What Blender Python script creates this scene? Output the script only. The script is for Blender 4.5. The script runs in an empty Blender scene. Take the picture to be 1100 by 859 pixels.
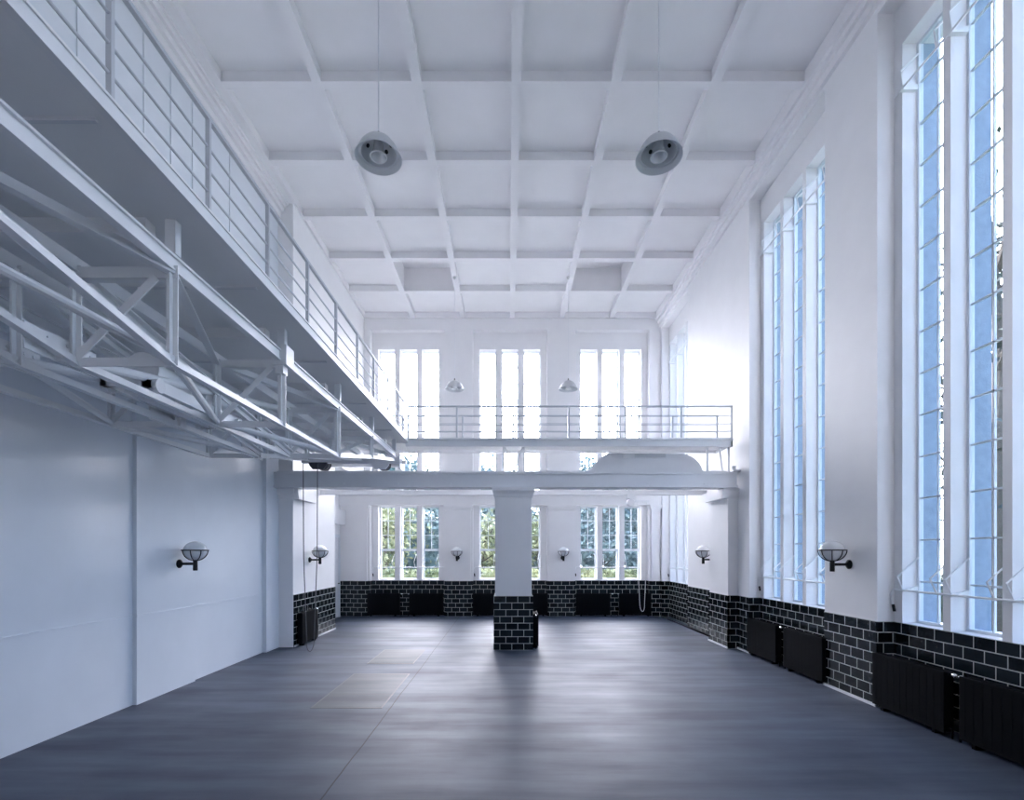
import bpy, math, random
from mathutils import Vector, Matrix
random.seed(7)
SC = bpy.context.scene
COL = SC.collection
PI = math.pi

# ------------------------------------------------------------------ mesh builder
class MB:
    def __init__(s):
        s.v = []; s.f = []
    def _add(s, vs, fs):
        n = len(s.v); s.v += [tuple(p) for p in vs]; s.f += [tuple(i + n for i in f) for f in fs]; return s
    def box(s, x0, x1, y0, y1, z0, z1):
        x0, x1 = sorted((x0, x1)); y0, y1 = sorted((y0, y1)); z0, z1 = sorted((z0, z1))
        vs = [(x0,y0,z0),(x1,y0,z0),(x1,y1,z0),(x0,y1,z0),(x0,y0,z1),(x1,y0,z1),(x1,y1,z1),(x0,y1,z1)]
        return s._add(vs, [(3,2,1,0),(4,5,6,7),(0,1,5,4),(1,2,6,5),(2,3,7,6),(3,0,4,7)])
    def cbox(s, x0, x1, y0, y1, z0, z1, c):
        """box with chamfered edges"""
        X = [x0, x0+c, x1-c, x1]; Y = [y0, y0+c, y1-c, y1]; Z = [z0, z0+c, z1-c, z1]
        import bmesh
        b = bmesh.new(); bmesh.ops.create_cube(b, size=1)
        for v in b.verts:
            v.co = Vector(((x0+x1)/2 + v.co.x*(x1-x0), (y0+y1)/2 + v.co.y*(y1-y0), (z0+z1)/2 + v.co.z*(z1-z0)))
        bmesh.ops.bevel(b, geom=list(b.edges), offset=c, segments=2, profile=.6, affect='EDGES')
        b.verts.ensure_lookup_table(); b.verts.index_update()
        s._add([v.co[:] for v in b.verts], [[v.index for v in f.verts] for f in b.faces]); b.free()
        return s
    def bar(s, p, q, w, h=None, up=(0,0,1)):
        """rectangular bar from p to q; w across, h along up"""
        h = h or w; p = Vector(p); q = Vector(q); d = (q-p).normalized(); u = Vector(up)
        if abs(d.dot(u)) > .98: u = Vector((0,1,0)) if abs(d.y) < .9 else Vector((1,0,0))
        a = d.cross(u).normalized(); u = a.cross(d).normalized()
        vs = []
        for c in (p, q):
            for i, j in ((-1,-1),(1,-1),(1,1),(-1,1)): vs.append(c + a*(i*w/2) + u*(j*h/2))
        return s._add(vs, [(3,2,1,0),(4,5,6,7),(0,1,5,4),(1,2,6,5),(2,3,7,6),(3,0,4,7)])
    def tube(s, pts, r, n=8, closed=False, radii=None):
        pts = [Vector(p) for p in pts]; m = len(pts); rings = []
        prev = None
        for i in range(m):
            if closed: d = pts[(i+1) % m] - pts[i-1]
            else: d = pts[min(i+1, m-1)] - pts[max(i-1, 0)]
            d.normalize()
            u = Vector((0,0,1)) if abs(d.z) < .95 else Vector((1,0,0))
            if prev is not None:
                u = prev - d*prev.dot(d)
                if u.length < 1e-4: u = Vector((0,1,0))
            a = d.cross(u).normalized(); u = a.cross(d).normalized(); prev = u
            rr = radii[i] if radii else r
            rings.append([pts[i] + (a*math.cos(2*PI*k/n) + u*math.sin(2*PI*k/n))*rr for k in range(n)])
        vs = [p for ring in rings for p in ring]; fs = []
        for i in range(m if closed else m-1):
            j = (i+1) % m
            for k in range(n): fs.append((i*n+k, i*n+(k+1) % n, j*n+(k+1) % n, j*n+k))
        if not closed: fs += [tuple(range(n-1,-1,-1)), tuple((m-1)*n+k for k in range(n))]
        return s._add(vs, fs)
    def lathe(s, prof, n=32, c=(0,0,0), axis='z', close=False):
        vs = []; fs = []; m = len(prof)
        for r, z in prof:
            for k in range(n):
                a = 2*PI*k/n; x, y = r*math.cos(a), r*math.sin(a)
                if axis == 'z': p = (x, y, z)
                elif axis == 'x': p = (z, x, y)
                else: p = (x, z, y)
                vs.append((p[0]+c[0], p[1]+c[1], p[2]+c[2]))
        for i in range(m if close else m-1):
            j = (i+1) % m
            for k in range(n): fs.append((i*n+k, i*n+(k+1) % n, j*n+(k+1) % n, j*n+k))
        return s._add(vs, fs)
    def cyl(s, c, r, a, b, axis='z', n=20):
        return s.lathe([(0.0001,a),(r,a),(r,b),(0.0001,b)], n, c, axis)
    def prism(s, poly, y0, y1, axis='y'):
        """polygon in (x,z) extruded along y (or in (y,z) along x)"""
        n = len(poly); vs = []
        for t in (y0, y1):
            for a, b in poly: vs.append((a, t, b) if axis == 'y' else ((t, a, b) if axis == 'x' else (a, b, t)))
        fs = [tuple(range(n)), tuple(range(2*n-1, n-1, -1))]
        fs += [(i, n+i, n+(i+1) % n, (i+1) % n) for i in range(n)]
        return s._add(vs, fs)
    def build(s, name, mat, parent=None, smooth=False, loc=None):
        """one mesh object; vertices are given in the parent's frame (loc moves a top-level object's origin)"""
        me = bpy.data.meshes.new(name)
        off = Vector(loc) if loc else Vector((0,0,0))
        me.from_pydata([Vector(p)-off for p in s.v], [], s.f)
        import bmesh
        b = bmesh.new(); b.from_mesh(me)
        bmesh.ops.recalc_face_normals(b, faces=b.faces[:]); b.to_mesh(me); b.free()
        if smooth:
            for p in me.polygons: p.use_smooth = True
            try: me.set_sharp_from_angle(angle=math.radians(40))
            except Exception: pass
        me.materials.append(mat); me.update()
        o = bpy.data.objects.new(name, me); COL.objects.link(o); o.location = off
        if parent: o.parent = parent
        return o
    def shift(s, d):
        s.v = [(p[0]-d[0], p[1]-d[1], p[2]-d[2]) for p in s.v]; return s

def tag(o, label=None, cat=None, group=None, kind=None):
    if label: o['label'] = label
    if cat: o['category'] = cat
    if group: o['group'] = group
    if kind: o['kind'] = kind
    return o
def thing(name, label, cat, loc=(0,0,0), rz=0, group=None, kind=None):
    o = bpy.data.objects.new(name, None); COL.objects.link(o); o.location = loc; o.rotation_euler = (0,0,rz)
    o.empty_display_size = .1
    return tag(o, label, cat, group, kind)
def children(o): return [c for c in bpy.data.objects if c.parent == o]
def copy_tree(o, parent=None):
    c = o.copy(); COL.objects.link(c)
    if parent: c.parent = parent
    for ch in children(o): copy_tree(ch, c)
    return c
def dup(o, loc, rz, label):
    c = copy_tree(o); c.location = loc; c.rotation_euler = (0,0,rz); c['label'] = label; return c

# ------------------------------------------------------------------ materials
def new_mat(name):
    m = bpy.data.materials.new(name); m.use_nodes = True
    nt = m.node_tree; b = nt.nodes['Principled BSDF']
    return m, nt, b
def N(nt, t, **kw):
    n = nt.nodes.new(t)
    for k, v in kw.items(): setattr(n, k, v)
    return n
def paint(name, col, rough=.5, var=.04, scale=2.5, bump=.02, metal=0, spec=.5):
    m, nt, b = new_mat(name)
    g = N(nt, 'ShaderNodeNewGeometry'); no = N(nt, 'ShaderNodeTexNoise'); no.inputs['Scale'].default_value = scale; no.inputs['Detail'].default_value = 4
    nt.links.new(g.outputs['Position'], no.inputs['Vector'])
    mx = N(nt, 'ShaderNodeMix', data_type='RGBA')
    mx.inputs['A'].default_value = (*[c*(1-var) for c in col], 1); mx.inputs['B'].default_value = (*[min(1, c*(1+var)) for c in col], 1)
    nt.links.new(no.outputs['Fac'], mx.inputs['Factor']); nt.links.new(mx.outputs['Result'], b.inputs['Base Color'])
    b.inputs['Roughness'].default_value = rough; b.inputs['Metallic'].default_value = metal
    b.inputs['Specular IOR Level'].default_value = spec
    if bump:
        n2 = N(nt, 'ShaderNodeTexNoise'); n2.inputs['Scale'].default_value = 60; nt.links.new(g.outputs['Position'], n2.inputs['Vector'])
        bp = N(nt, 'ShaderNodeBump'); bp.inputs['Strength'].default_value = bump; bp.inputs['Distance'].default_value = .01
        nt.links.new(n2.outputs['Fac'], bp.inputs['Height']); nt.links.new(bp.outputs['Normal'], b.inputs['Normal'])
    return m

WHITE = paint('white_wall_paint', (.85,.845,.85), .55)
GLOSSWALL = paint('glossy_white_wall_paint', (.79,.83,.88), .2, bump=.01)
CEIL = paint('white_ceiling_paint', (.83,.82,.83), .7)
STEEL = paint('white_painted_steel', (.84,.85,.86), .35, bump=.015)
STEELGREY = paint('pale_grey_painted_steel', (.78,.79,.81), .45)
RAILP = paint('grey_railing_paint', (.52,.55,.59), .4)
DECK = paint('white_painted_sheet', (.87,.87,.87), .4)
FRAME = paint('white_window_paint', (.72,.76,.80), .4)
BLACK = paint('black_iron', (.006,.0065,.008), .4, spec=.3)
RADI = paint('black_radiator_paint', (.004,.005,.007), .65, spec=.06)
CHROME = paint('nickel', (.75,.75,.76), .25, metal=1)
DARKMETAL = paint('dark_greased_metal', (.10,.10,.11), .5)
SHADEOUT = paint('pale_enamel', (.62,.63,.64), .35)
SHADEIN = paint('grey_reflector', (.62,.64,.66), .4)
OPAL = paint('opal_glass', (.84,.85,.86), .12, bump=0)
BARK = paint('bark', (.10,.085,.07), .9, .3, 8)
RENDER = paint('rough_render_skylight_in_colour', (.25,.31,.39), .9, .25, 14, .3)  # outer reveals: darkened, with the blue of the sky light put into the colour
DOORM = paint('white_door_paint', (.70,.71,.74), .4)

def tile_mat():
    m, nt, b = new_mat('black_glazed_tile')
    g = N(nt, 'ShaderNodeNewGeometry'); sp = N(nt, 'ShaderNodeSeparateXYZ'); sn = N(nt, 'ShaderNodeSeparateXYZ')
    nt.links.new(g.outputs['Position'], sp.inputs[0]); nt.links.new(g.outputs['True Normal'], sn.inputs[0])
    ab = N(nt, 'ShaderNodeMath', operation='ABSOLUTE'); nt.links.new(sn.outputs['X'], ab.inputs[0])
    gt = N(nt, 'ShaderNodeMath', operation='GREATER_THAN'); gt.inputs[1].default_value = .5; nt.links.new(ab.outputs[0], gt.inputs[0])
    mu = N(nt, 'ShaderNodeMix', data_type='FLOAT')
    nt.links.new(gt.outputs[0], mu.inputs['Factor']); nt.links.new(sp.outputs['X'], mu.inputs['A']); nt.links.new(sp.outputs['Y'], mu.inputs['B'])
    ad = N(nt, 'ShaderNodeMath', operation='ADD'); ad.inputs[1].default_value = .05; nt.links.new(mu.outputs['Result'], ad.inputs[0])
    cb = N(nt, 'ShaderNodeCombineXYZ'); nt.links.new(ad.outputs[0], cb.inputs['X']); nt.links.new(sp.outputs['Z'], cb.inputs['Y'])
    br = N(nt, 'ShaderNodeTexBrick'); br.offset = .5
    br.inputs['Scale'].default_value = 1; br.inputs['Brick Width'].default_value = .245; br.inputs['Row Height'].default_value = .1381
    br.inputs['Mortar Size'].default_value = .0062; br.inputs['Mortar Smooth'].default_value = .15; br.inputs['Bias'].default_value = 0
    br.inputs['Color1'].default_value = (.004,.007,.010,1); br.inputs['Color2'].default_value = (.014,.021,.026,1); br.inputs['Mortar'].default_value = (.50,.52,.50,1)
    nt.links.new(cb.outputs[0], br.inputs['Vector'])
    nt.links.new(br.outputs['Color'], b.inputs['Base Color'])
    mr = N(nt, 'ShaderNodeMapRange'); mr.inputs['To Min'].default_value = .14; mr.inputs['To Max'].default_value = .85
    nt.links.new(br.outputs['Fac'], mr.inputs['Value']); nt.links.new(mr.outputs[0], b.inputs['Roughness'])
    no = N(nt, 'ShaderNodeTexNoise'); no.inputs['Scale'].default_value = 9; nt.links.new(g.outputs['Position'], no.inputs['Vector'])
    b.inputs['Specular IOR Level'].default_value = .3
    su = N(nt, 'ShaderNodeMath', operation='MULTIPLY_ADD'); su.inputs[1].default_value = -1.2; nt.links.new(br.outputs['Fac'], su.inputs[0]); nt.links.new(no.outputs['Fac'], su.inputs[2])
    bp = N(nt, 'ShaderNodeBump'); bp.inputs['Strength'].default_value = .35; bp.inputs['Distance'].default_value = .012
    nt.links.new(su.outputs[0], bp.inputs['Height']); nt.links.new(bp.outputs['Normal'], b.inputs['Normal'])
    return m
TILE = tile_mat()

def floor_mat(name, c0, c1, line=True):
    m, nt, b = new_mat(name)
    g = N(nt, 'ShaderNodeNewGeometry')
    mp = N(nt, 'ShaderNodeMapping'); mp.inputs['Scale'].default_value = (.35, 2.6, 1); nt.links.new(g.outputs['Position'], mp.inputs['Vector'])
    n1 = N(nt, 'ShaderNodeTexNoise'); n1.inputs['Scale'].default_value = 1.1; n1.inputs['Detail'].default_value = 6; n1.inputs['Roughness'].default_value = .6
    nt.links.new(mp.outputs[0], n1.inputs['Vector'])
    n2 = N(nt, 'ShaderNodeTexNoise'); n2.inputs['Scale'].default_value = .8; n2.inputs['Detail'].default_value = 8; nt.links.new(g.outputs['Position'], n2.inputs['Vector'])
    av = N(nt, 'ShaderNodeMath', operation='MULTIPLY_ADD'); av.inputs[1].default_value = .6
    sc = N(nt, 'ShaderNodeMath', operation='MULTIPLY'); sc.inputs[1].default_value = .4; nt.links.new(n2.outputs['Fac'], sc.inputs[0])
    nt.links.new(n1.outputs['Fac'], av.inputs[0]); nt.links.new(sc.outputs[0], av.inputs[2])
    cr = N(nt, 'ShaderNodeValToRGB'); cr.color_ramp.elements[0].position = .36; cr.color_ramp.elements[1].position = .64
    cr.color_ramp.elements[0].color = (*c0, 1); cr.color_ramp.elements[1].color = (*c1, 1)
    nt.links.new(av.outputs[0], cr.inputs['Fac'])
    last = cr.outputs['Color']
    if line:
        sp = N(nt, 'ShaderNodeSeparateXYZ'); nt.links.new(g.outputs['Position'], sp.inputs[0])
        a1 = N(nt, 'ShaderNodeMath', operation='ADD'); a1.inputs[1].default_value = 1.49; nt.links.new(sp.outputs['X'], a1.inputs[0])
        wv = N(nt, 'ShaderNodeMath', operation='MULTIPLY_ADD'); wv.inputs[1].default_value = .05; nt.links.new(n2.outputs['Fac'], wv.inputs[0]); nt.links.new(a1.outputs[0], wv.inputs[2])
        a2 = N(nt, 'ShaderNodeMath', operation='ABSOLUTE'); nt.links.new(wv.outputs[0], a2.inputs[0])
        a3 = N(nt, 'ShaderNodeMath', operation='LESS_THAN'); a3.inputs[1].default_value = .007; nt.links.new(a2.outputs[0], a3.inputs[0])
        mx = N(nt, 'ShaderNodeMix', data_type='RGBA'); mx.inputs['B'].default_value = (c0[0]*.35, c0[1]*.35, c0[2]*.35, 1)
        nt.links.new(a3.outputs[0], mx.inputs['Factor']); nt.links.new(last, mx.inputs['A']); last = mx.outputs['Result']
    nt.links.new(last, b.inputs['Base Color'])
    mr = N(nt, 'ShaderNodeMapRange'); mr.inputs['From Min'].default_value = .3; mr.inputs['From Max'].default_value = .7
    mr.inputs['To Min'].default_value = .64; mr.inputs['To Max'].default_value = .43
    nt.links.new(av.outputs[0], mr.inputs['Value']); nt.links.new(mr.outputs[0], b.inputs['Roughness'])
    b.inputs['Specular IOR Level'].default_value = .40
    bp = N(nt, 'ShaderNodeBump'); bp.inputs['Strength'].default_value = .08; bp.inputs['Distance'].default_value = .02
    nt.links.new(av.outputs[0], bp.inputs['Height']); nt.links.new(bp.outputs['Normal'], b.inputs['Normal'])
    return m
FLOOR = floor_mat('dark_asphalt_floor', (.030,.042,.070), (.076,.096,.137))
HATCH = floor_mat('worn_hatch_plate', (.058,.065,.078), (.086,.093,.106), False)

def glass_mat():
    m = bpy.data.materials.new('window_glass'); m.use_nodes = True; nt = m.node_tree; nt.nodes.clear()
    o = N(nt, 'ShaderNodeOutputMaterial'); t = N(nt, 'ShaderNodeBsdfTransparent'); t.inputs[0].default_value = (.93,.96,.97,1)
    gl = N(nt, 'ShaderNodeBsdfGlossy'); gl.inputs['Roughness'].default_value = .02
    fr = N(nt, 'ShaderNodeFresnel'); gm = N(nt, 'ShaderNodeNewGeometry'); io = N(nt, 'ShaderNodeMapRange')
    io.inputs['To Min'].default_value = 1.45; io.inputs['To Max'].default_value = 1/1.45   # both faces of the thin pane reflect alike
    nt.links.new(gm.outputs['Backfacing'], io.inputs['Value']); nt.links.new(io.outputs[0], fr.inputs['IOR'])
    mx = N(nt, 'ShaderNodeMixShader'); nt.links.new(fr.outputs[0], mx.inputs[0]); nt.links.new(t.outputs[0], mx.inputs[1]); nt.links.new(gl.outputs[0], mx.inputs[2])
    nt.links.new(mx.outputs[0], o.inputs['Surface']); return m
GLASS = glass_mat()

def leaf_mat(name, a, bcol):
    m, nt, b = new_mat(name)
    g = N(nt, 'ShaderNodeNewGeometry'); no = N(nt, 'ShaderNodeTexNoise'); no.inputs['Scale'].default_value = 1.3; nt.links.new(g.outputs['Position'], no.inputs['Vector'])
    cr = N(nt, 'ShaderNodeValToRGB'); cr.color_ramp.elements[0].color = (*a, 1); cr.color_ramp.elements[1].color = (*bcol, 1)
    cr.color_ramp.elements[0].position = .35; cr.color_ramp.elements[1].position = .65
    nt.links.new(no.outputs['Fac'], cr.inputs['Fac']); nt.links.new(cr.outputs['Color'], b.inputs['Base Color']); b.inputs['Roughness'].default_value = .6
    return m
LEAF1 = leaf_mat('blue_green_leaves', (.10,.16,.17), (.26,.34,.33))
LEAF2 = leaf_mat('yellow_green_leaves', (.14,.18,.09), (.42,.43,.24))
LEAF3 = leaf_mat('dark_leaves', (.015,.025,.02), (.04,.06,.04))
LAWN = leaf_mat('lawn_grass', (.03,.06,.015), (.06,.10,.03))

# ------------------------------------------------------------------ key measures
XR, XR1, XRG, XRO = 4.78, 5.00, 5.21, 5.45       # right wall: pier face, recess, glass, outside
YB, YB1, YBG, YBO = 15.62, 15.84, 16.05, 16.30   # back wall
XL = -4.92
YF = -2.6                                        # wall behind the camera
TZ = 1.105                                       # top of the tiling
WT, RT = 8.45, 8.97                              # window head, recess head
ZB, ZC = 9.33, 9.50                              # beam soffit, ceiling panels
ZTOP = 9.9

# ------------------------------------------------------------------ floor and ceiling
o = MB().box(-5.9, XRO, YF-.3, YBO, -.2, 0).build('floor', FLOOR); tag(o, 'dark blue-grey worn asphalt floor of the hall', 'floor', kind='structure')

BX = [-4.55, -2.99, -1.43, .124, 1.68, 3.24, 4.79]
BY = [7.83 + 1.557*k for k in range(-7, 6)]
skyl = {(1, 10), (4, 10)}                        # two coffers with raised lantern shafts
m = MB()
# panels, leaving shafts open
for i in range(6):
    for j in range(len(BY)-1):
        if (i, j) in skyl:
            x0, x1, y0, y1 = BX[i]+.07, BX[i+1]-.07, BY[j]+.07, BY[j+1]-.07
            m.box(x0-.05, x0, y0-.05, y1+.05, ZC, 9.98).box(x1, x1+.05, y0-.05, y1+.05, ZC, 9.98)
            m.box(x0, x1, y0-.05, y0, ZC, 9.98).box(x0, x1, y1, y1+.05, ZC, 9.98).box(x0-.05, x1+.05, y0-.05, y1+.05, 9.98, 10.08)
            m.box(BX[i], x0-.05, BY[j], BY[j+1], ZC, ZC+.1).box(x1+.05, BX[i+1], BY[j], BY[j+1], ZC, ZC+.1)
            m.box(x0-.05, x1+.05, BY[j], y0-.05, ZC, ZC+.1).box(x0-.05, x1+.05, y1+.05, BY[j+1], ZC, ZC+.1)
        else:
            m.box(BX[i], BX[i+1], BY[j], BY[j+1], ZC, ZC+.1)
m.box(-5.9, -4.55, YF, YBO, ZC, ZC+.1).box(4.79, XRO, YF, YBO, ZC, ZC+.1).box(-4.55, 4.79, BY[-1], YBO, ZC, ZC+.1).box(-4.55, 4.79, YF-.3, BY[0], ZC, ZC+.1)
ceil = m.build('ceiling', CEIL); tag(ceil, 'white coffered ceiling with two raised lantern shafts', 'ceiling', kind='structure')
for x in BX:
    MB().box(x-.075, x+.075, YF, YB, ZB, ZC).build('beam', CEIL, ceil)
for y in BY[:-1]:
    mm = MB()
    for i in range(6): mm.box(BX[i]+.075, BX[i+1]-.075, y-.07, y+.07, ZB+.004, ZC)
    mm.build('cross_beam', CEIL, ceil)
MB().box(-4.48, 4.72, YB-.06, YB, ZB, ZC).build('cross_beam', CEIL, ceil)
# cornices
m = MB()
for dx, z0 in ((.06, 9.05), (.11, 9.17), (.16, 9.26)): m.box(XR-dx, XR, YF, YB, z0, ZC)
tag(m.build('trim_1', CEIL), 'stepped white cornice above the tall right windows', 'cornice', kind='structure')
m = MB()
for dx, z0 in ((.07, 9.02), (.13, 9.13), (.18, 9.22), (.222, 9.29)): m.box(-4.85, -4.85+dx, YF, YB, z0, ZC)
tag(m.build('trim_2', CEIL), 'stepped white cornice above the gallery wall', 'cornice', kind='structure')

# ------------------------------------------------------------------ right wall
W, P = .59, .69                                   # window light width and pitch
RBAYS = [(4.10, 6.45), (7.52, 9.87), (13.25, 15.47), (.67, 3.02)]  # last bay is out of view, added for the light it lets in
def bay_lights(b):
    """centres along the wall, far one first"""
    w = b[1]-b[0]; far = b[1]-.13
    if w < 2.3: far = b[1]-.08
    return [far - W/2 - P*k for k in range(3)]
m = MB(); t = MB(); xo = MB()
ys = sorted(RBAYS); edge = YF-.3
for b in ys:
    m.box(XR, XRO, edge, b[0], 0, ZTOP); edge = b[1]
    m.box(XR1, XRO, b[0], b[1], 0, TZ)                                 # below the sill
    m.box(XR1, XRO, b[0], b[1], WT, RT); m.box(XR, XRO, b[0], b[1], RT, ZTOP)
    L = sorted(bay_lights(b)); e = b[0]
    for c in L:
        m.box(XR1, XRO, e, c-W/2, TZ, WT); e = c+W/2
    m.box(XR1, XRO, e, b[1], TZ, WT)
    for c in L:
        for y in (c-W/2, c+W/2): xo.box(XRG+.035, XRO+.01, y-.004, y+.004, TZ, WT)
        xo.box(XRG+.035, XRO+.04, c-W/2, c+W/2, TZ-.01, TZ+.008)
m.box(XR, XRO, edge, YBO, 0, ZTOP)
m.box(4.57, XR, 10.36, 11.3, 0, 3.33)                                   # pier below the crane rail
m.prism([(10.30,3.33),(11.42,3.33),(11.42,3.27),(11.36,3.20),(11.3,3.12),(10.36,3.12),(10.30,3.27)], 4.45, XR, 'x')
wr = m.build('wall_right', WHITE); tag(wr, 'white right wall with tall recessed window bays and tiled base', 'wall', kind='structure')
e = YF
for b in ys:
    t.box(XR-.012, XR+.01, e, b[0], 0, TZ).box(XR, XR1+.01, b[0]-.001, b[0]+.012, 0, TZ)
    t.box(XR1-.012, XR1+.01, b[0], b[1], 0, TZ).box(XR, XR1+.01, b[1]-.012, b[1]+.001, 0, TZ); e = b[1]
t.box(XR-.012, XR+.01, e, YB, 0, TZ)
t.box(4.555, 4.60, 10.345, 11.315, 0, TZ).box(4.555, XR, 10.345, 10.37, 0, TZ).box(4.555, XR, 11.29, 11.315, 0, TZ)
t.build('tile_wainscot', TILE, wr)
xo.build('outer_reveal', RENDER, wr)['label'] = 'rough outer window reveals with blue sky light put into their colour'
m = MB(); e = YF
for b in ys:
    m.box(XR-.03, XR-.012, e, b[0], 0, .035); e = b[1]
m.box(XR-.03, XR-.012, e, 10.345, 0, .035).box(XR-.03, XR-.012, 11.315, YB-.08, 0, .035).box(4.54, 4.555, 10.33, 11.33, 0, .035)
tag(m.build('baseboard_right', STEELGREY), 'thin pale skirting strip below the right tiled wall', 'baseboard', kind='structure')

# ------------------------------------------------------------------ back wall
WB, PB = .53, .70
BBAYS = [(-3.17, 'left'), (.05, 'middle'), (3.26, 'right')]
HB = 1.165
LZ0, LZ1, UZ0 = TZ+.03, 3.46, 3.78
m = MB(); t = MB(); e = -5.6
for c, _ in BBAYS:
    m.box(e, c-HB, YB, YBO, 0, ZTOP); e = c+HB
    m.box(c-HB, c+HB, YB1, YBO, 0, LZ0); m.box(c-HB, c+HB, YB1, YBO, LZ1, UZ0); m.box(c-HB, c+HB, YB1, YBO, WT, RT); m.box(c-HB, c+HB, YB, YBO, RT, ZTOP)
    for z0, z1 in ((LZ0, LZ1), (UZ0, WT)):
        ee = c-HB
        for k in (-1, 0, 1):
            m.box(ee, c+k*PB-WB/2, YB1, YBO, z0, z1); ee = c+k*PB+WB/2
        m.box(ee, c+HB, YB1, YBO, z0, z1)
m.box(e, XRO, YB, YBO, 0, ZTOP)
wb = m.build('wall_back', WHITE); tag(wb, 'white back wall with three bays of windows in two tiers', 'wall', kind='structure')
PIL = [(-4.88, -4.38), (-1.985, -1.135), (1.235, 2.085), (4.44, XR)]
for a, b in PIL:
    m = MB().box(a+.04, b-.04, YB-.06, YB, TZ, 3.36)
    m.box(a+.02, b-.02, YB-.08, YB, 3.30, 3.36).box(a-.01, b+.01, YB-.11, YB, 3.36, 3.42).box(a-.03, b+.03, YB-.14, YB, 3.42, 3.48)
    m.build('pilaster', WHITE, wb)
MB().box(-5.3, XR, YB-.08, YB1, 3.48, 3.74).box(-5.3, XR, YB-.13, YB1, 3.74, 3.80).build('architrave', WHITE, wb)
e = -5.28
for c, _ in BBAYS:
    t.box(e, c-HB, YB-.012, YB+.01, 0, TZ); e = c+HB
    t.box(c-HB-.001, c-HB+.012, YB, YB1, 0, TZ).box(c+HB-.012, c+HB+.001, YB, YB1, 0, TZ).box(c-HB, c+HB, YB1-.012, YB1+.01, 0, TZ)
t.box(e, XR-.012, YB-.012, YB+.01, 0, TZ)
for a, b in PIL: t.box(a+.03, b-.03, YB-.075, YB, 0, TZ)
t.build('tile_wainscot', TILE, wb)

# ------------------------------------------------------------------ left wall, upper gallery wall, pier and door niche
m = MB()
m.box(-5.6, -4.85, YF-.3, 10.48, 4.15, ZTOP)                            # above the gallery
m.box(-5.6, XL, YF-.3, 6.52, 0, 4.15)
m.box(-5.6, -4.865, 6.52, 7.74, 0, 4.15).box(-5.6, -4.91, 7.74, 9.95, 0, 4.15).box(-5.6, -4.83, 9.95, 10.48, 0, 4.15)
for yy in (5.62, 6.64, 7.17, 7.66, 8.68): m.box(-4.85, -4.835, yy-.03, yy+.03, 4.3, 9.05)   # slim strips on the upper wall
wl = m.build('wall_left', GLOSSWALL); tag(wl, 'glossy white panelled left wall below and above the gallery', 'wall', kind='structure')
m = MB()
for xx, ya, yb_ in ((XL, YF, 6.52), (-4.865, 6.52, 7.74), (-4.91, 7.74, 9.95)): m.box(xx-.01, xx+.007, ya, yb_, 1.150, 1.172)
m.build('dado_strip', GLOSSWALL, wl)
m = MB()
m.box(-5.6, -4.53, 10.48, 13.0, 0, ZTOP)
m.box(-5.9, -5.28, 13.0, YB, 0, 4.3).box(-5.9, -4.53, 13.0, YB, 4.3, ZTOP).box(-5.6, -5.28, 12.95, 13.05, 0, 4.3)
m.prism([(10.42,3.33),(11.6,3.33),(11.6,3.27),(11.5,3.20),(11.42,3.12),(10.48,3.12),(10.42,3.27)], -4.83, -4.40, 'x')
m.box(-4.86, -4.49, 10.40, 10.48, 3.2, 3.33)
o = m.build('wall_left_far', WHITE); tag(o, 'white wall and pier left of the crane rail with door niche', 'wall', kind='structure')
MB().box(-4.55, -4.515, 10.50, 13.015, 0, TZ).box(-5.28, -4.515, 12.99, 13.015, 0, TZ).build('tile_wainscot', TILE, o)
tag(MB().box(-4.515, -4.50, 10.50, 13.0, 0, .035).build('baseboard_left', STEELGREY), 'pale skirting strip below the tiled left pier wall', 'baseboard', kind='structure')
d = thing('door_1', 'white door in the niche at the far left corner', 'door', (-5.28, 14.85, 0), kind='structure')
MB().box(.005,.05,-.5,.5,.01,2.45).build('door_leaf', DOORM, d)
MB().box(0,.07,-.6,-.5,0,2.55).box(0,.07,.5,.6,0,2.55).box(0,.07,-.5,.5,2.45,2.55).build('door_frame', FRAME, d)
MB().box(.05,.10,.40,.42,1.04,1.06).box(.09,.11,.28,.42,1.035,1.065).build('door_handle', CHROME, d)
MB().box(0,.19,-.75,.76,2.85,3.30).build('lintel_box', WHITE, d)
tag(MB().box(-5.9, XRO, YF-.3, YF, 0, ZTOP).build('wall_front', WHITE), 'plain white end wall behind the viewpoint', 'wall', kind='structure')

# ------------------------------------------------------------------ windows
def make_window(w, h, name, zrows, transom=None):
    """local: x across, +y towards outside, z up from the sill; origin at sill centre"""
    r = thing(name, None, 'window', kind='structure')
    f = MB(); t_ = .035
    f.box(-w/2, -w/2+t_, -.03, .03, 0, h).box(w/2-t_, w/2, -.03, .03, 0, h).box(-w/2, w/2, -.03, .03, 0, t_).box(-w/2, w/2, -.03, .03, h-t_, h)
    f.box(-.009, .009, -.014, .014, (transom or 0), h)
    for z in zrows: f.box(-w/2, w/2, -.014, .014, z-.010, z+.010)
    if transom: f.box(-w/2, w/2, -.05, .04, transom-.035, transom+.035)
    f.build('window_frame', FRAME, r)
    MB().box(-w/2+.01, w/2-.01, -.003, .003, .01, h-.01).build('glass', GLASS, r)
    return r
tall = make_window(W, WT-TZ, 'window_1', [.525*k for k in range(1, 14)])
names = ['far', 'middle', 'near']
baylab = ['nearest right-hand bay', 'second right-hand bay', 'right-hand bay beyond the crane rail', 'unseen right-hand bay level with the viewpoint, added for light']
n = 1; first = True
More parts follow.
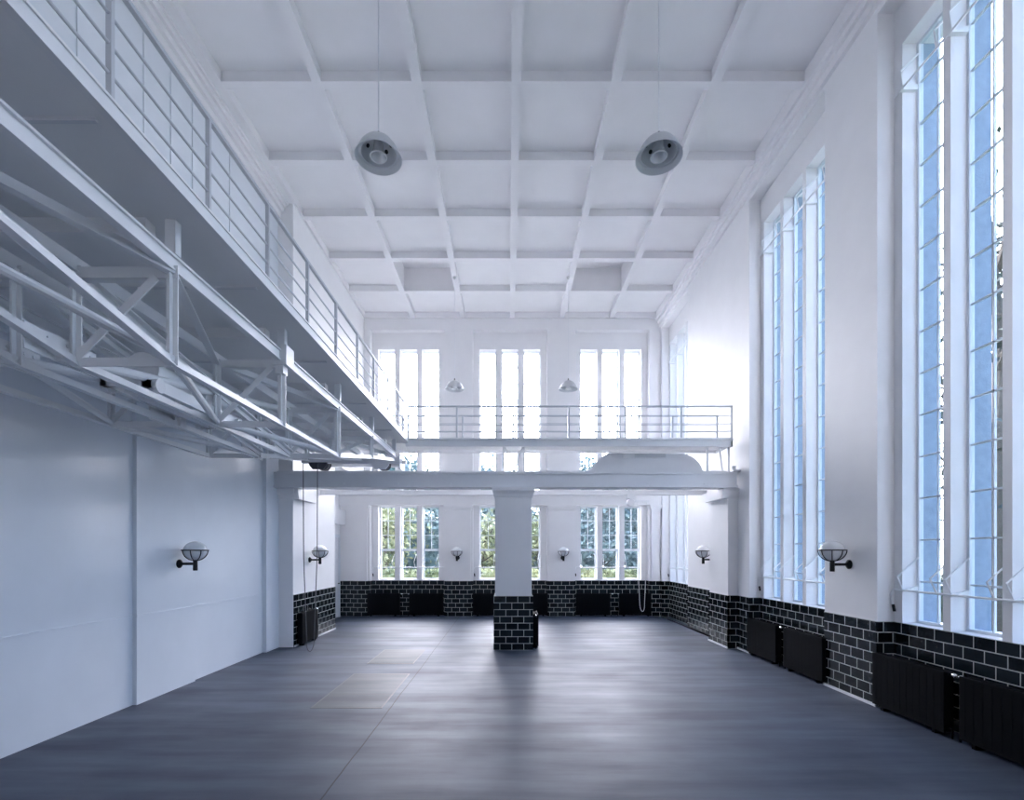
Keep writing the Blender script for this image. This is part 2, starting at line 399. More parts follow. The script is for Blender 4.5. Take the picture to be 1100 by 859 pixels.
for bi, b in enumerate(RBAYS):
    for k, c in enumerate(bay_lights(b)):
        lab = 'tall white small-paned window, %s of three in the %s' % (names[k], baylab[bi])
        if first: o = tall; first = False; o.location = (XRG, c, TZ); o.rotation_euler = (0,0,-PI/2)
        else: n += 1; o = dup(tall, (XRG, c, TZ), -PI/2, lab); o.name = 'window_%d' % n
        o['label'] = lab
up = make_window(WB, WT-UZ0, 'window_up', [.52*k for k in range(1, 9)])
lo = make_window(WB, LZ1-LZ0, 'window_lo', [.47*k for k in range(3, 5)], .94)
for src, z0, tier in ((up, UZ0, 'upper'), (lo, LZ0, 'lower')):
    first = True
    for c, bn in BBAYS:
        for k, pos in ((-1, 'left'), (0, 'middle'), (1, 'right')):
            n += 1; lab = '%s small-paned window, %s of three in the %s bay of the back wall' % (tier, pos, bn)
            if first: o = src; first = False; o.location = (c+k*PB, YBG, z0)
            else: o = dup(src, (c+k*PB, YBG, z0), 0, lab)
            o.name = 'window_%d' % n; o['label'] = lab

# ------------------------------------------------------------------ window opening gear
def opener(lights, w, wall_len, upper):
    """local: x along the bay (0 = crank end), y towards outside, z from the rod"""
    r = thing('window_opener', None, 'window opener')
    MB().tube([(0,0,0),(wall_len,0,0)], .013, 8).build('rod', STEEL, r)
    for c in lights:
        for s in (-1, 1):
            x = c+s*(w/2-.05)
            m = MB()
            if upper: m.tube([(x,0,0),(x+.02,-.05,.18),(x,.19,.42)], .010, 6)
            else: m.tube([(x,0,0),(x-.03,-.05,.17),(x,.20,.42)], .010, 6)
            m.build('lever', STEEL, r)
        m = MB().prism([(0,-.02),(.19,-.02),(.19,.05),(0,-.005)], c-w/2+.0, c-w/2+.05, 'x')
        m.build('bracket', STEEL, r)
    if not upper:
        MB().tube([(0,0,.01),(.0,-.03,-.06),(.0,-.01,-.20)], .012, 8).build('crank', STEEL, r)
        MB().tube([(0,-.01,-.19),(.01,.0,-.28)], .017, 8).build('crank_handle', BLACK, r)
    return r
oplab = [('nearest right-hand window bay'), ('second right-hand window bay'), ('right-hand window bay beyond the crane rail')]
first = {}
for bi, b in enumerate(RBAYS[:3]):
    L = [(b[1]-.03) - c for c in bay_lights(b)]
    for upper, z in ((False, 1.52), (True, 7.85)):
        o = opener(L, W, b[1]-b[0]-.08, upper)
        o.location = (4.97, b[1]-.03, z); o.rotation_euler = (0,0,-PI/2)
        o['label'] = 'white %s, %s' % ('upper opening rod near the window heads' if upper else 'lower opening rod with crank handle', oplab[bi])
        o['group'] = 'window opening rods'
for c, bn in BBAYS:
    o = opener([HB-.04-PB, HB-.04, HB-.04+PB], WB, 2*HB-.08, False)
    o.location = (c-HB+.04, YB1-.03, 1.52)
    o['label'] = 'white opening rod across the %s lower windows of the back wall' % bn; o['group'] = 'window opening rods'

# ------------------------------------------------------------------ column and crane rail beam
cx0, cx1, cy0, cy1 = -.285, .495, 10.19, 10.95
col = thing('column', 'square white column on a black tiled base in mid hall', 'column', ((cx0+cx1)/2, (cy0+cy1)/2, 0), kind='thing')
C0 = ((cx0+cx1)/2, (cy0+cy1)/2, 0)
hw, hd = (cx1-cx0)/2, (cy1-cy0)/2
MB().cbox(-hw+.015, hw-.015, -hd+.015, hd-.015, TZ, 3.12, .012).build('shaft', WHITE, col)
MB().box(-hw-.012, hw+.012, -hd-.012, hd+.012, 0, TZ).build('tiled_base', TILE, col)
m = MB()
prof = [(0,3.12),(.02,3.20),(.055,3.26),(.055,3.325)]
for (a, z0), (b, z1) in zip(prof[:-1], prof[1:]):
    A = [(-hw-a+.01,-hd-a+.01,z0),(hw+a-.01,-hd-a+.01,z0),(hw+a-.01,hd+a-.01,z0),(-hw-a+.01,hd+a-.01,z0)]
    B = [(-hw-b+.01,-hd-b+.01,z1),(hw+b-.01,-hd-b+.01,z1),(hw+b-.01,hd+b-.01,z1),(-hw-b+.01,hd+b-.01,z1)]
    m._add(A+B, [(3,2,1,0),(4,5,6,7),(0,1,5,4),(1,2,6,5),(2,3,7,6),(3,0,4,7)])
m.build('capital', WHITE, col)

YW = 10.42
m = MB().box(-4.83, 4.72, YW-.19, YW+.19, 3.335, 3.375).box(-4.83, 4.72, YW-.14, YW+.14, 3.375, 3.61).box(-4.83, 4.72, YW-.17, YW+.17, 3.61, 3.655)
rb = m.build('crane_rail_beam', STEELGREY); tag(rb, 'long grey-white steel crane rail beam spanning the hall on the column', 'steel beam', kind='thing')
MB().box(-4.83, 4.72, YW-.03, YW+.03, 3.655, 3.70).build('rail', STEELGREY, rb)
for x in (-3.4, -2.28, -1.2, 1.1, 1.75, 2.88, 4.05):
    MB().cyl((x, YW-.14, 3.42), .022, -.025, 0, 'y', 8).build('bolt', STEELGREY, rb)
m = MB().box(4.62, XR, YW-.19, YW+.19, 3.66, 3.70).box(4.62, 4.70, YW-.14, YW+.14, 3.70, 3.78)
m.build('end_stop', STEELGREY, rb)

# ------------------------------------------------------------------ gallery along the left wall and bridge over the rail beam
DZ0, DZ1 = 4.21, 4.34
RZ = [4.50, 4.655, 4.81]; HZ = 5.01
GX = -2.05
gal = thing('gallery_walkway', 'long white steel gallery walkway along the left wall with railing', 'walkway', (-3.4, 4.5, DZ0))
G0 = Vector(gal.location)
def part(mb, name, mat, parent, base, smooth=False): return mb.shift(base).build(name, mat, parent, smooth)
gy0, gy1 = -1.6, 10.20
part(MB().box(-4.85, GX-.03, gy0, gy1, DZ0+.05, DZ1-.02), 'deck', DECK, gal, G0)
m = MB().box(GX-.035, GX, gy0, gy1, DZ0+.03, DZ1).box(GX-.06, GX+.010, gy0, gy1, DZ1-.010, DZ1+.004).box(GX-.002, GX+.010, gy0, gy1, DZ0+.03, DZ0+.042)
part(m, 'edge_channel', STEEL, gal, G0)
nodes = [.11, 1.76, 3.41, 5.06, 6.71, 8.36, 10.0]
for i, y in enumerate(nodes):
    part(MB().box(-4.82, -2.45, y-.05, y+.05, DZ0-.05, DZ0+.05), 'joist', DECK, gal, G0)
    part(MB().box(-2.33, -2.26, y-.03, y+.03, 4.03, DZ0+.05), 'support_post', STEEL, gal, G0)
for y in (2.6, 4.25, 5.9, 7.55, 9.2):
    part(MB().box(-4.82, GX-.1, y-.012, y+.012, DZ0+.035, DZ0+.05), 'seam_strip', STEELGREY, gal, G0)
r = part(MB().box(GX-.048, GX-.018, gy0, gy1, HZ-.013, HZ+.013), 'railing', RAILP, gal, G0); r['label'] = 'white handrail on posts with three rails'
py = [.90+.8525*k for k in range(-2, 11)]
for y in py: part(MB().box(GX-.047, GX-.017, y-.012, y+.012, DZ1-.02, HZ-.012), 'post', RAILP, r, G0)
for z in RZ: part(MB().tube([(GX-.034, gy0, z), (GX-.034, gy1-.13, z)], .009, 8), 'rail', RAILP, r, G0)

br = thing('bridge_walkway', 'white steel footbridge with railings across the hall above the rail beam', 'walkway', (1.2, 10.6, DZ0))
B0 = Vector(br.location)
bx0, bx1, by0, by1 = GX-.05, 4.60, 10.20, 10.97
part(MB().box(-4.53, bx1-.03, by0+.03, by1, DZ0+.03, DZ1-.02), 'deck', DECK, br, B0)
m = MB().box(bx0, bx1, by0, by0+.035, DZ0-.03, DZ1-.05).box(bx0, bx1, by0-.03, by0+.06, DZ1-.05, DZ1).box(bx0, bx1, by0-.015, by0+.08, DZ0-.045, DZ0-.03)
part(m, 'edge_channel', STEEL, br, B0)
part(MB().box(bx1-.05, bx1, by0, by1, DZ0-.03, DZ1), 'end_channel', STEEL, br, B0)
part(MB().box(-4.5, bx1, by1-.03, by1, DZ0-.03, DZ1), 'edge_channel', STEEL, br, B0)
for k, (yy, hz, rz, st) in enumerate(((by0+.02, HZ-.02, [z-.02 for z in RZ], -1.06), (by1-.04, HZ-.02, [z-.02 for z in RZ], -1.25))):
    x0 = GX if k == 0 else -4.45
    r = part(MB().box(x0, bx1, yy-.02, yy+.02, hz-.014, hz+.014), 'railing', RAILP, br, B0)
    r['label'] = 'near railing of the footbridge' if k == 0 else 'far railing of the footbridge'
    xs = [GX+.0, -1.055, .10, 1.24, 2.40, 3.546, bx1-.02] if k == 0 else [-3.4, -2.3, -1.0, .15, 1.32, 2.45, 3.6, bx1-.02]
    for x in xs: part(MB().box(x-.018, x+.018, yy-.015, yy+.015, DZ1-.05, hz-.012), 'post', RAILP, r, B0)
    for z in rz: part(MB().tube([(x0, yy, z), (bx1-.01, yy, z)], .009, 8), 'rail', RAILP, r, B0)
# lattice supports standing on the rail beam
yb = YW-.10
for x in (-.10, .33): part(MB().box(x-.02, x+.02, yb-.02, yb+.02, 3.655, DZ0), 'support_post', STEEL, br, B0)
part(MB().bar((-.08, yb, DZ0), (.115, yb, 3.67), .03, .03, (0,1,0)).bar((.31, yb, DZ0), (.115, yb, 3.67), .03, .03, (0,1,0)), 'brace', STEEL, br, B0)
for x in (4.12, 4.56): part(MB().box(x-.02, x+.02, yb-.02, yb+.02, 3.655, DZ0), 'support_post', STEEL, br, B0)
part(MB().bar((4.36, yb, DZ0), (4.44, yb, 3.67), .03, .03, (0,1,0)), 'brace', STEEL, br, B0)

# curved hood standing on the rail beam under the bridge
pl = [(1.62, 3.66), (2.0, 4.04), (2.12, 4.11), (3.6, 4.11)]
for k in range(1, 9):
    a = PI/2*(1-k/8); pl.append((3.6+.55*math.cos(a), 3.66+.45*math.sin(a)))
hood = thing('winch_hood', 'grey sheet steel hood with rounded end under the footbridge', 'hood', (2.9, YW, 3.7))
H0 = Vector((2.9, YW, 3.7))
part(MB().prism(pl, YW+.19, YW+.47), 'hood_shell', STEELGREY, hood, H0)
part(MB().box(2.7, 3.35, YW+.17, YW+.19, 4.02, 4.09), 'slot', SHADEIN, hood, H0)
part(MB().box(2.45, 2.68, YW+.16, YW+.19, 4.00, 4.09), 'plate', STEEL, hood, H0)

# ------------------------------------------------------------------ overhead travelling crane under the gallery
cr = thing('overhead_crane', 'white riveted lattice crane bridge hung below the left gallery', 'crane', (-3.165, 5.0, 3.28))
K0 = Vector(cr.location)
zb = {0: 3.86, 1: 3.58, 2: 3.28, 3: 3.28, 4: 3.28, 5: 3.58, 6: 3.84}
ZT = 3.96
for gi, (xa, xb, lab) in enumerate(((-2.96, -2.30, 'lattice girder nearer the middle of the hall'), (-4.03, -3.37, 'lattice girder nearer the wall'))):
    s_in = xa if gi == 0 else xb; s_out = xb if gi == 0 else xa
    g = part(MB().box(s_out-.03, s_out+.03, .0, 10.1, ZT-.042, ZT-.028).box(s_out-.012 if s_out > -3 else s_out-.012, s_out+.012, .0, 10.1, ZT-.03, ZT+.07).box(s_out-.03, s_out+.03, 0, 10.1, ZT+.055, ZT+.07), 'lattice_girder', STEEL, cr, K0)
    g['label'] = lab
    part(MB().box(s_in-.03, s_in+.03, 0, 10.1, ZT-.045, ZT-.028).box(s_in-.012, s_in+.012, 0, 10.1, ZT-.03, ZT+.06), 'top_chord', STEEL, g, K0)
    for x in (xa, xb):
        m = MB()
        for i in range(6):
            p, q = (x, nodes[i], zb[i]), (x, nodes[i+1], zb[i+1])
            m.bar(p, q, .055, .012).bar((x+.008, p[1], p[2]+.024), (x+.008, q[1], q[2]+.024), .012, .05)
        part(m, 'bottom_chord', STEEL, g, K0)
    for i, y in enumerate(nodes):
        if i in (0, 6): continue
        for x in (xa, xb): part(MB().box(x-.04, x+.04, y-.005, y+.005, zb[i], ZT).box(x-.006, x+.006, y-.035, y+.035, zb[i], ZT), 'vertical', STEEL, g, K0)
        part(MB().box(xa-.03, xb+.03, y-.008, y+.008, ZT-.085, ZT-.01).box(xa, xb, y, y+.06, ZT-.085, ZT-.073), 'cross_bar', STEEL, g, K0)
        part(MB().box(xa, xb, y-.008, y+.008, zb[i]-.01, zb[i]+.05), 'cross_bar', STEEL, g, K0)
        part(MB().bar((xa+.04, y-.02, zb[i]+.06), (xb-.1, y-.02, ZT-.09), .055, .012, (0,1,0)), 'diagonal', STEEL, g, K0)
    for i in range(1, 6):
        a, b = (xa, xb) if i % 2 else (xb, xa)
        part(MB().bar((a, nodes[i], ZT-.05), (b, nodes[i+1], ZT-.05), .06, .02).bar((a, nodes[i], ZT-.02), (b, nodes[i+1], ZT-.02), .012, .06), 'lacing', STEEL, g, K0)
        if i < 5: part(MB().tube([(a, nodes[i], zb[i]+.04), (b, nodes[i+1], zb[i+1]+.04)], .03, 10), 'lacing', STEEL, g, K0)
    part(MB().bar((s_in+.02, 3.41, ZT-.06), (s_in+.02, 6.71, 3.33), .02, .06).bar((s_in+.05, 3.41, ZT-.04), (s_in+.05, 6.71, 3.35), .05, .012), 'diagonal', STEEL, g, K0)
    part(MB().tube([(s_in-.04, 3.30, 3.30), (s_in-.04, 6.60, ZT-.06)], .036, 12), 'diagonal', STEEL, g, K0)
    for i in (2, 3, 4):
        m = MB().box(s_in-.055, s_in-.043, nodes[i]-.32, nodes[i]+.22, zb[i]-.01, zb[i]+.16)
        for dy in (-.26, -.16, -.02, .1, .17):
            for dz in (.03, .12): m.cyl((s_in-.043, nodes[i]+dy, zb[i]+dz), .012, 0, .01, 'x', 8)
        part(m, 'gusset', STEEL, g, K0)
    if gi == 0: part(MB().box(-2.36, -2.22, 4.98, 5.16, 3.88, 4.08).box(-2.34, -2.26, 5.0, 5.1, 3.80, 3.88), 'junction_plate', STEEL, g, K0)
# end carriage on the rail beam
ec = part(MB().cbox(-4.20, -2.20, YW-.32, YW-.20, 3.81, 3.95, .01).cbox(-4.20, -2.20, YW+.10, YW+.22, 3.81, 3.95, .01), 'end_carriage', STEELGREY, cr, K0)
for x in (-3.86, -2.60):
    part(MB().lathe([(.001,-.07),(.14,-.07),(.14,-.045),(.115,-.04),(.115,.04),(.14,.045),(.14,.07),(.001,.07)], 28, (x, YW, 3.84), 'y'), 'wheel', DARKMETAL, ec, K0, True)
    part(MB().prism([(x-.19,3.82),(x+.19,3.82),(x+.17,3.76),(x+.11,3.685),(x-.11,3.685),(x-.17,3.76)], YW-.33, YW-.29), 'axle_guard', DARKMETAL if x < -3 else STEELGREY, ec, K0)
part(MB().box(-2.24, -2.20, YW-.30, YW+.2, 3.70, 3.9).cyl((-2.20, YW-.1, 3.87), .04, 0, .09, 'x', 14), 'buffer', STEELGREY, ec, K0)
ec2 = part(MB().cbox(-4.20, -2.20, -.15, .0, 3.74, 3.92, .01), 'end_carriage', STEELGREY, cr, K0)

# hoist trolley between the two girders
tr = thing('hoist_trolley', 'crane hoist trolley with drum and motor between the lattice girders', 'hoist', (-3.165, 4.8, 3.36))
T0 = Vector(tr.location)
part(MB().box(-3.36, -2.97, 4.1, 4.16, 3.37, 3.47).box(-3.36, -2.97, 5.5, 5.56, 3.37, 3.47).box(-3.36, -3.31, 4.1, 5.56, 3.37, 3.47).box(-3.02, -2.97, 4.1, 5.56, 3.37, 3.47), 'trolley_frame', STEEL, tr, T0)
part(MB().lathe([(.001,0),(.15,0),(.15,.03),(.11,.04),(.11,.66),(.15,.67),(.15,.70),(.001,.70)], 28, (-3.165, 4.3, 3.58), 'y'), 'drum', STEEL, tr, T0, True)
mo = part(MB().lathe([(.001,0),(.07,0),(.11,.04),(.11,.30),(.09,.34),(.001,.34)], 24, (-3.165, 5.12, 3.60), 'y'), 'motor', STEEL, tr, T0, True)
part(MB().box(-3.3, -3.03, 5.0, 5.12, 3.44, 3.78), 'gearbox', STEELGREY, tr, T0)
for y in (4.2, 5.45):
    for x in (-3.37, -2.96): part(MB().lathe([(.001,-.03),(.06,-.03),(.06,.03),(.001,.03)], 18, (x, y, 3.40), 'x'), 'wheel', STEELGREY, tr, T0)

# hand chains of the crane
def chain_pts(x0, x1, y, ztop, zbot, sway=.03):
    pts = [(x0, y, ztop), (x0+.01, y, (ztop+zbot)/2)]
    c, rr = (x0+x1)/2, abs(x1-x0)/2
    for k in range(0, 9):
        a = PI + PI*k/8; pts.append((c+rr*math.cos(a)*(.5 if True else 1), y+sway*math.sin(a), zbot+.18+.18*math.sin(a)))
    pts += [(x1-.01, y, (ztop+zbot)/2), (x1, y, ztop)]
    return pts
ch = MB().tube(chain_pts(-4.13, -3.84, 10.03, 3.78, .01), .009, 6).build('hand_chain', DARKMETAL, loc=(-4.0, 10.03, 0))
tag(ch, 'long dark hand chain looping from the crane to the floor by the left pier', 'chain', 'hand chains')

# monorail behind the rail beam with a chain block
YM = 12.0
mr = MB().box(-4.53, XR, YM-.05, YM+.05, 3.38, 3.395).box(-4.53, XR, YM-.008, YM+.008, 3.395, 3.48).box(-4.53, XR, YM-.05, YM+.05, 3.48, 3.495)
tag(mr.build('monorail_beam', STEELGREY, loc=(0, YM, 3.4)), 'slim pale monorail beam spanning wall to wall behind the crane rail', 'steel beam', kind='thing')
hb = thing('chain_hoist', 'small pale chain hoist hung on the monorail at right', 'hoist', (2.95, YM, 3.2))
part(MB().box(2.85, 3.05, YM-.075, YM-.058, 3.28, 3.46).box(2.85, 3.05, YM+.058, YM+.075, 3.28, 3.46).box(2.9, 3.0, YM-.06, YM+.06, 3.27, 3.30), 'trolley', STEELGREY, hb, Vector(hb.location))
part(MB().lathe([(.001,-.06),(.08,-.06),(.10,-.03),(.10,.03),(.08,.06),(.001,.06)], 20, (2.95, YM, 3.19), 'y'), 'hoist_body', STEELGREY, hb, Vector(hb.location), True)
for x in (2.90, 3.0):
    part(MB().lathe([(.001,-.02),(.035,-.02),(.035,.02),(.001,.02)], 14, (x, YM-.03, 3.43), 'y'), 'wheel', DARKMETAL, hb, Vector(hb.location))
c2 = MB().tube(chain_pts(3.10, 3.33, YM-.04, 3.22, .58), .007, 6)  .build('hanging_hand_chain', STEELGREY, loc=(3.2, YM-.04, .58))
tag(c2, 'thin pale hand chain hanging from the monorail in front of the right back radiators', 'chain', 'hand chains')
part(MB().box(3.04, 3.38, YM-.06, YM-.02, 3.2, 3.25), 'chain_guide', STEELGREY, hb, Vector(hb.location))

# ------------------------------------------------------------------ pendant lamps
def make_pendant():
    r = thing('pendant_lamp', None, 'pendant lamp', group='enamel pendant lamps')
    R = .255
    outer = [(.02,.235),(.05,.232),(.10,.212),(.155,.170),(.20,.112),(.228,.052),(R,.0)]
    inner = [(R-.006,.0),(.214,.045),(.190,.047),(.183,.075),(.15,.148),(.10,.192),(.02,.205)]
    MB().lathe(outer, 48).build('lamp_shade', SHADEOUT, r, True)
    MB().lathe([(R,0)]+inner, 48).build('reflector', SHADEIN, r, True)
    MB().lathe([(.045,.20),(.055,.10),(.086,.022),(.094,.017),(.092,.008),(.082,.010),(.060,.07),(.050,.13),(.001,.135)], 36).build('lamp_holder', OPAL, r, True)
    for a in [math.radians(d_) for d_ in (62, 118, 12, 168, 240, 300)]:
        m = MB().lathe([(.001,-.004),(.021,-.004),(.021,.004),(.001,.004)], 14)
        o = m.build('vent', BLACK, r); o.location = (.128*math.cos(a), .128*math.sin(a), .163); o.rotation_euler = (0, PI/4, a)
    MB().cyl((0,0,0), .014, .23, .29, 'z', 12).build('cord_grip', BLACK, r)
    MB().tube([(0,0,.28),(0,0,ZB-6.34-.05)], .0055, 6).build('cord', STEELGREY, r)
    MB().lathe([(.001,ZB-6.34),(.05,ZB-6.34),(.045,ZB-6.34-.03),(.012,ZB-6.34-.06),(.001,ZB-6.34-.06)], 20).build('ceiling_rose', SHADEOUT, r, True)
    return r
pd = make_pendant(); pd.location = (-1.43, 5.49, 6.34); pd['label'] = 'large grey enamel pendant lamp near the gallery, left of the near pair'
dup(pd, (1.66, 5.49, 6.34), 0, 'large grey enamel pendant lamp on the window side, right of the near pair')
dup(pd, (-1.43, 13.28, 6.34), 0, 'small distant pendant lamp before the wall left of the middle back window')
dup(pd, (1.60, 13.28, 6.34), 0, 'small distant pendant lamp before the wall right of the middle back window')

# ------------------------------------------------------------------ wall lamps
def make_wall_lamp():
    r = thing('wall_lamp', None, 'wall lamp', group='globe wall lamps')
    cx = .24
    MB().lathe([(.001,0),(.065,0),(.065,.012),(.045,.03),(.025,.045),(.001,.045)], 24, (0,0,-.19), 'x').build('wall_plate', BLACK, r, True)
    MB().tube([(.02,0,-.19),(cx,0,-.19)], .020, 12).build('arm', BLACK, r, True)
    MB().lathe([(.001,-.29),(.030,-.29),(.032,-.27),(.030,-.15),(.045,-.135),(.001,-.135)], 20, (cx,0,0)).build('socket', BLACK, r, True)
    MB().lathe([(.0015,-.135)]+[(.155*math.cos(a), -.0+.140*math.sin(a)) for a in [-1.25+k*(1.25+PI/2)/20 for k in range(20)]]+[(.001,.140)], 36, (cx,0,0)).build('globe', OPAL, r, True)
    b = MB(); R = .172
    b.tube([(cx+R*math.cos(2*PI*k/40), R*math.sin(2*PI*k/40), .01) for k in range(40)], .0085, 8, True)
    for k in range(8):
        a = 2*PI*k/8+.2
        b.tube([(cx+R*math.cos(t)*math.cos(a), R*math.cos(t)*math.sin(a), .01-.155*math.sin(t)) for t in [PI/2*j/10 for j in range(10)]], .0065, 6)
    b.build('basket', BLACK, r, True)
    return r
wlm = make_wall_lamp(); wlm.location = (XR, 6.98, 2.02); wlm.rotation_euler = (0,0,PI)
wlm['label'] = 'globe wall lamp in black basket on the right pier between the two near window bays'
dup(wlm, (XR, 11.6, 2.02), PI, 'globe wall lamp on the right wall behind the crane rail')
dup(wlm, (-4.865, 7.36, 2.02), 0, 'globe wall lamp on the bare left panelled wall')
dup(wlm, (-4.53, 11.35, 2.02), 0, 'globe wall lamp on the left pier wall above a radiator, beside the hand chain')
dup(wlm, (-1.58, YB-.06, 2.02), -PI/2, 'globe wall lamp on the back pilaster left of the column')
dup(wlm, (1.70, YB-.06, 2.02), -PI/2, 'globe wall lamp on the back pilaster right of the column')

# ------------------------------------------------------------------ radiators
def make_radiator(w, knob=1):
    """local: x across, wall at +y, z up"""
    r = thing('radiator', None, 'radiator', group='black flat radiators')
    m = MB().cbox(-w/2, w/2, -.055, -.035, .05, .71, .006).cbox(-w/2, w/2, .035, .055, .05, .71, .006)
    n_ = int(w/.09)
    for k in range(n_):
        x = -w/2+.05+k*(w-.1)/(n_-1); m.box(x-.018, x+.018, -.0565, -.053, .09, .67)
    m.build('panel', RADI, r)
    m = MB().box(-w/2+.005, w/2-.005, -.036, .036, .695, .705)
    for k in range(int(w/.05)): m.box(-w/2+.02+k*.05, -w/2+.035+k*.05, -.03, .03, .705, .711)
    m.build('top_grille', RADI, r)
    MB().box(-w/2, -w/2+.01, -.05, .05, .06, .70).build('side_cover', RADI, r); MB().box(w/2-.01, w/2, -.05, .05, .06, .70).build('side_cover', RADI, r)
    for s in (-1, 1): MB().box(s*w*.36-.02, s*w*.36+.02, -.04, .06, 0, .06).build('foot', RADI, r)
    k = knob
    MB().tube([(k*(w/2-.02),0,.685),(k*(w/2+.045),0,.685)], .014, 10).build('pipe', RADI, r); MB().tube([(k*(w/2-.02),0,.10),(k*(w/2+.04),0,.10),(k*(w/2+.04),0,.0)], .011, 10).build('pipe', RADI, r)
    v = MB().lathe([(.001,0),(.019,0),(.024,.02),(.022,.05),(.012,.058),(.001,.058)], 18, (k*(w/2+.045),0,.685), 'x').build('valve_knob', CHROME, r, True); v['label'] = 'bright nickel valve knob'
    return r
ra = make_radiator(1.06, 1); rbk = make_radiator(1.06, -1)
rads = []
bl = ['nearest right window bay', 'second right window bay']
for bi, b in enumerate(RBAYS[:2]):
    yc = b[1]-.03-.53; yn = b[0]+.08+.53
    if bi == 0: yc = 6.44-.53; yn = 5.2-.53
    else: yc = 9.83-.53; yn = 8.53-.53
    rads += [(ra, (4.76, yc, 0), -PI/2, 'long black flat radiator below the %s, farther of its pair' % bl[bi]),
             (rbk, (4.76, yn, 0), -PI/2, 'long black flat radiator below the %s, nearer of its pair' % bl[bi])]
bb = [(-3.93, -2.57, 'left'), (-.58, .71, 'middle'), (2.66, 4.0, 'right')]
for xa, xb, nm in bb:
    rads += [(ra, (xa, YB-.0, 0), 0, 'black flat radiator under the %s back window bay, left of its pair' % nm),
             (rbk, (xb, YB-.0, 0), 0, 'black flat radiator under the %s back window bay, right of its pair' % nm)]
used = set()
for src, loc, rz, lab in rads:
    if src.name not in used: used.add(src.name); src.location = loc; src.rotation_euler = (0,0,rz); src['label'] = lab
    else: dup(src, loc, rz, lab)
sm = make_radiator(.88, 1); sm.location = (-4.43, 11.02, 0); sm.rotation_euler = (0,0,PI/2); sm['label'] = 'short black radiator on the tiled left pier wall by the hand chain'
sc_ = make_radiator(.62, -1); sc_.location = (.575, 10.66, .06); sc_.rotation_euler = (0,0,-PI/2+PI); sc_['label'] = 'small black radiator fixed to the right side of the tiled column'
sc_.location = (.575, 10.66, 0)

# ------------------------------------------------------------------ floor hatches
def hatch(x0, x1, y0, y1, split, label):
    h = thing('floor_hatch', label, 'floor hatch', ((x0+x1)/2, (y0+y1)/2, 0), group='floor hatches')
    b = Vector(h.location)
    part(MB().box(x0-.022, x1+.022, y0-.03, y1+.03, 0, .0035), 'hatch_frame', DARKMETAL, h, b)
    ys_ = [y0]+split+[y1]
    for a, c in zip(ys_[:-1], ys_[1:]): part(MB().box(x0, x1, a+.012, c-.012, 0, .005), 'hatch_plate', HATCH, h, b)
hatch(-2.52, -1.64, 6.41, 8.17, [7.0], 'pale two-part floor hatch plate left of the middle, nearer one')
hatch(-2.52, -1.72, 8.95, 10.2, [], 'worn single floor hatch plate beyond the two-part hatch')

# ------------------------------------------------------------------ outside
tag(MB().box(-60, 80, -40, 90, -.6, -.3).build('ground', LAWN), 'lawn outside the windows', 'ground', kind='structure')
def tree(name, label, x, y, h, crown, n, leaf, lsize, z0, seed, spread=1.0, group=None):
    rnd = random.Random(seed)
    r = thing(name, label, 'tree', (x, y, -.3), group=group)
    m = MB(); top = h*.75
    tp = [(rnd.uniform(-.15,.15)*k/4*spread, rnd.uniform(-.15,.15)*k/4, top*k/6) for k in range(7)]
    m.tube(tp, .1, 8, radii=[.17*(1-k/8)*h/9 for k in range(7)])
    br_ = []
    for k in range(14):
        z = rnd.uniform(.22, .95)*top; a = rnd.uniform(0, 2*PI); L = crown*rnd.uniform(.6, 1.0)*(1-.35*z/top)
        p0 = Vector((0,0,z)); p1 = p0+Vector((math.cos(a)*L*.5, math.sin(a)*L*.5, L*.30)); p2 = p0+Vector((math.cos(a)*L, math.sin(a)*L, L*.45+rnd.uniform(0,.6)))
        m.tube([p0, p1, p2], .05, 6, radii=[.055*h/9, .035*h/9, .012]); br_ += [(p0.lerp(p1,.6), .6), (p1, .8), (p2, 1.0)]
        for q in range(3):
            e = p1.lerp(p2, rnd.random()) ; d = Vector((rnd.uniform(-1,1), rnd.uniform(-1,1), rnd.uniform(-.2,.9)))*L*.4
            m.tube([e, e+d*.5+Vector((0,0,.06)), e+d], .01, 5, radii=[.02*h/9, .014*h/9, .005]); br_.append((e+d, 1.0))
    br_.append((Vector((0,0,top)), 1.2))
    m.build('trunk', BARK, r)
    lv = MB()
    for k in range(n):
        c, s_ = rnd.choice(br_)
        p = c + Vector((rnd.gauss(0,.42), rnd.gauss(0,.42), rnd.gauss(0,.36)))*s_*crown/2.2
        if p.z < z0: continue
        d1 = Vector((rnd.gauss(0,1), rnd.gauss(0,1), rnd.gauss(0,1))).normalized(); d2 = d1.cross(Vector((rnd.gauss(0,1), rnd.gauss(0,1), rnd.gauss(0,1)))).normalized()
        l = lsize*rnd.uniform(.6, 1.3)
        lv._add([p-d1*l, p+d2*l*.5, p+d1*l, p-d2*l*.5], [(0,1,2,3)])
    me = bpy.data.meshes.new('foliage'); me.from_pydata(lv.v, [], lv.f); me.materials.append(leaf)
    o = bpy.data.objects.new('foliage', me); COL.objects.link(o); o.parent = r
    return r
TG = 'trees outside the back windows'
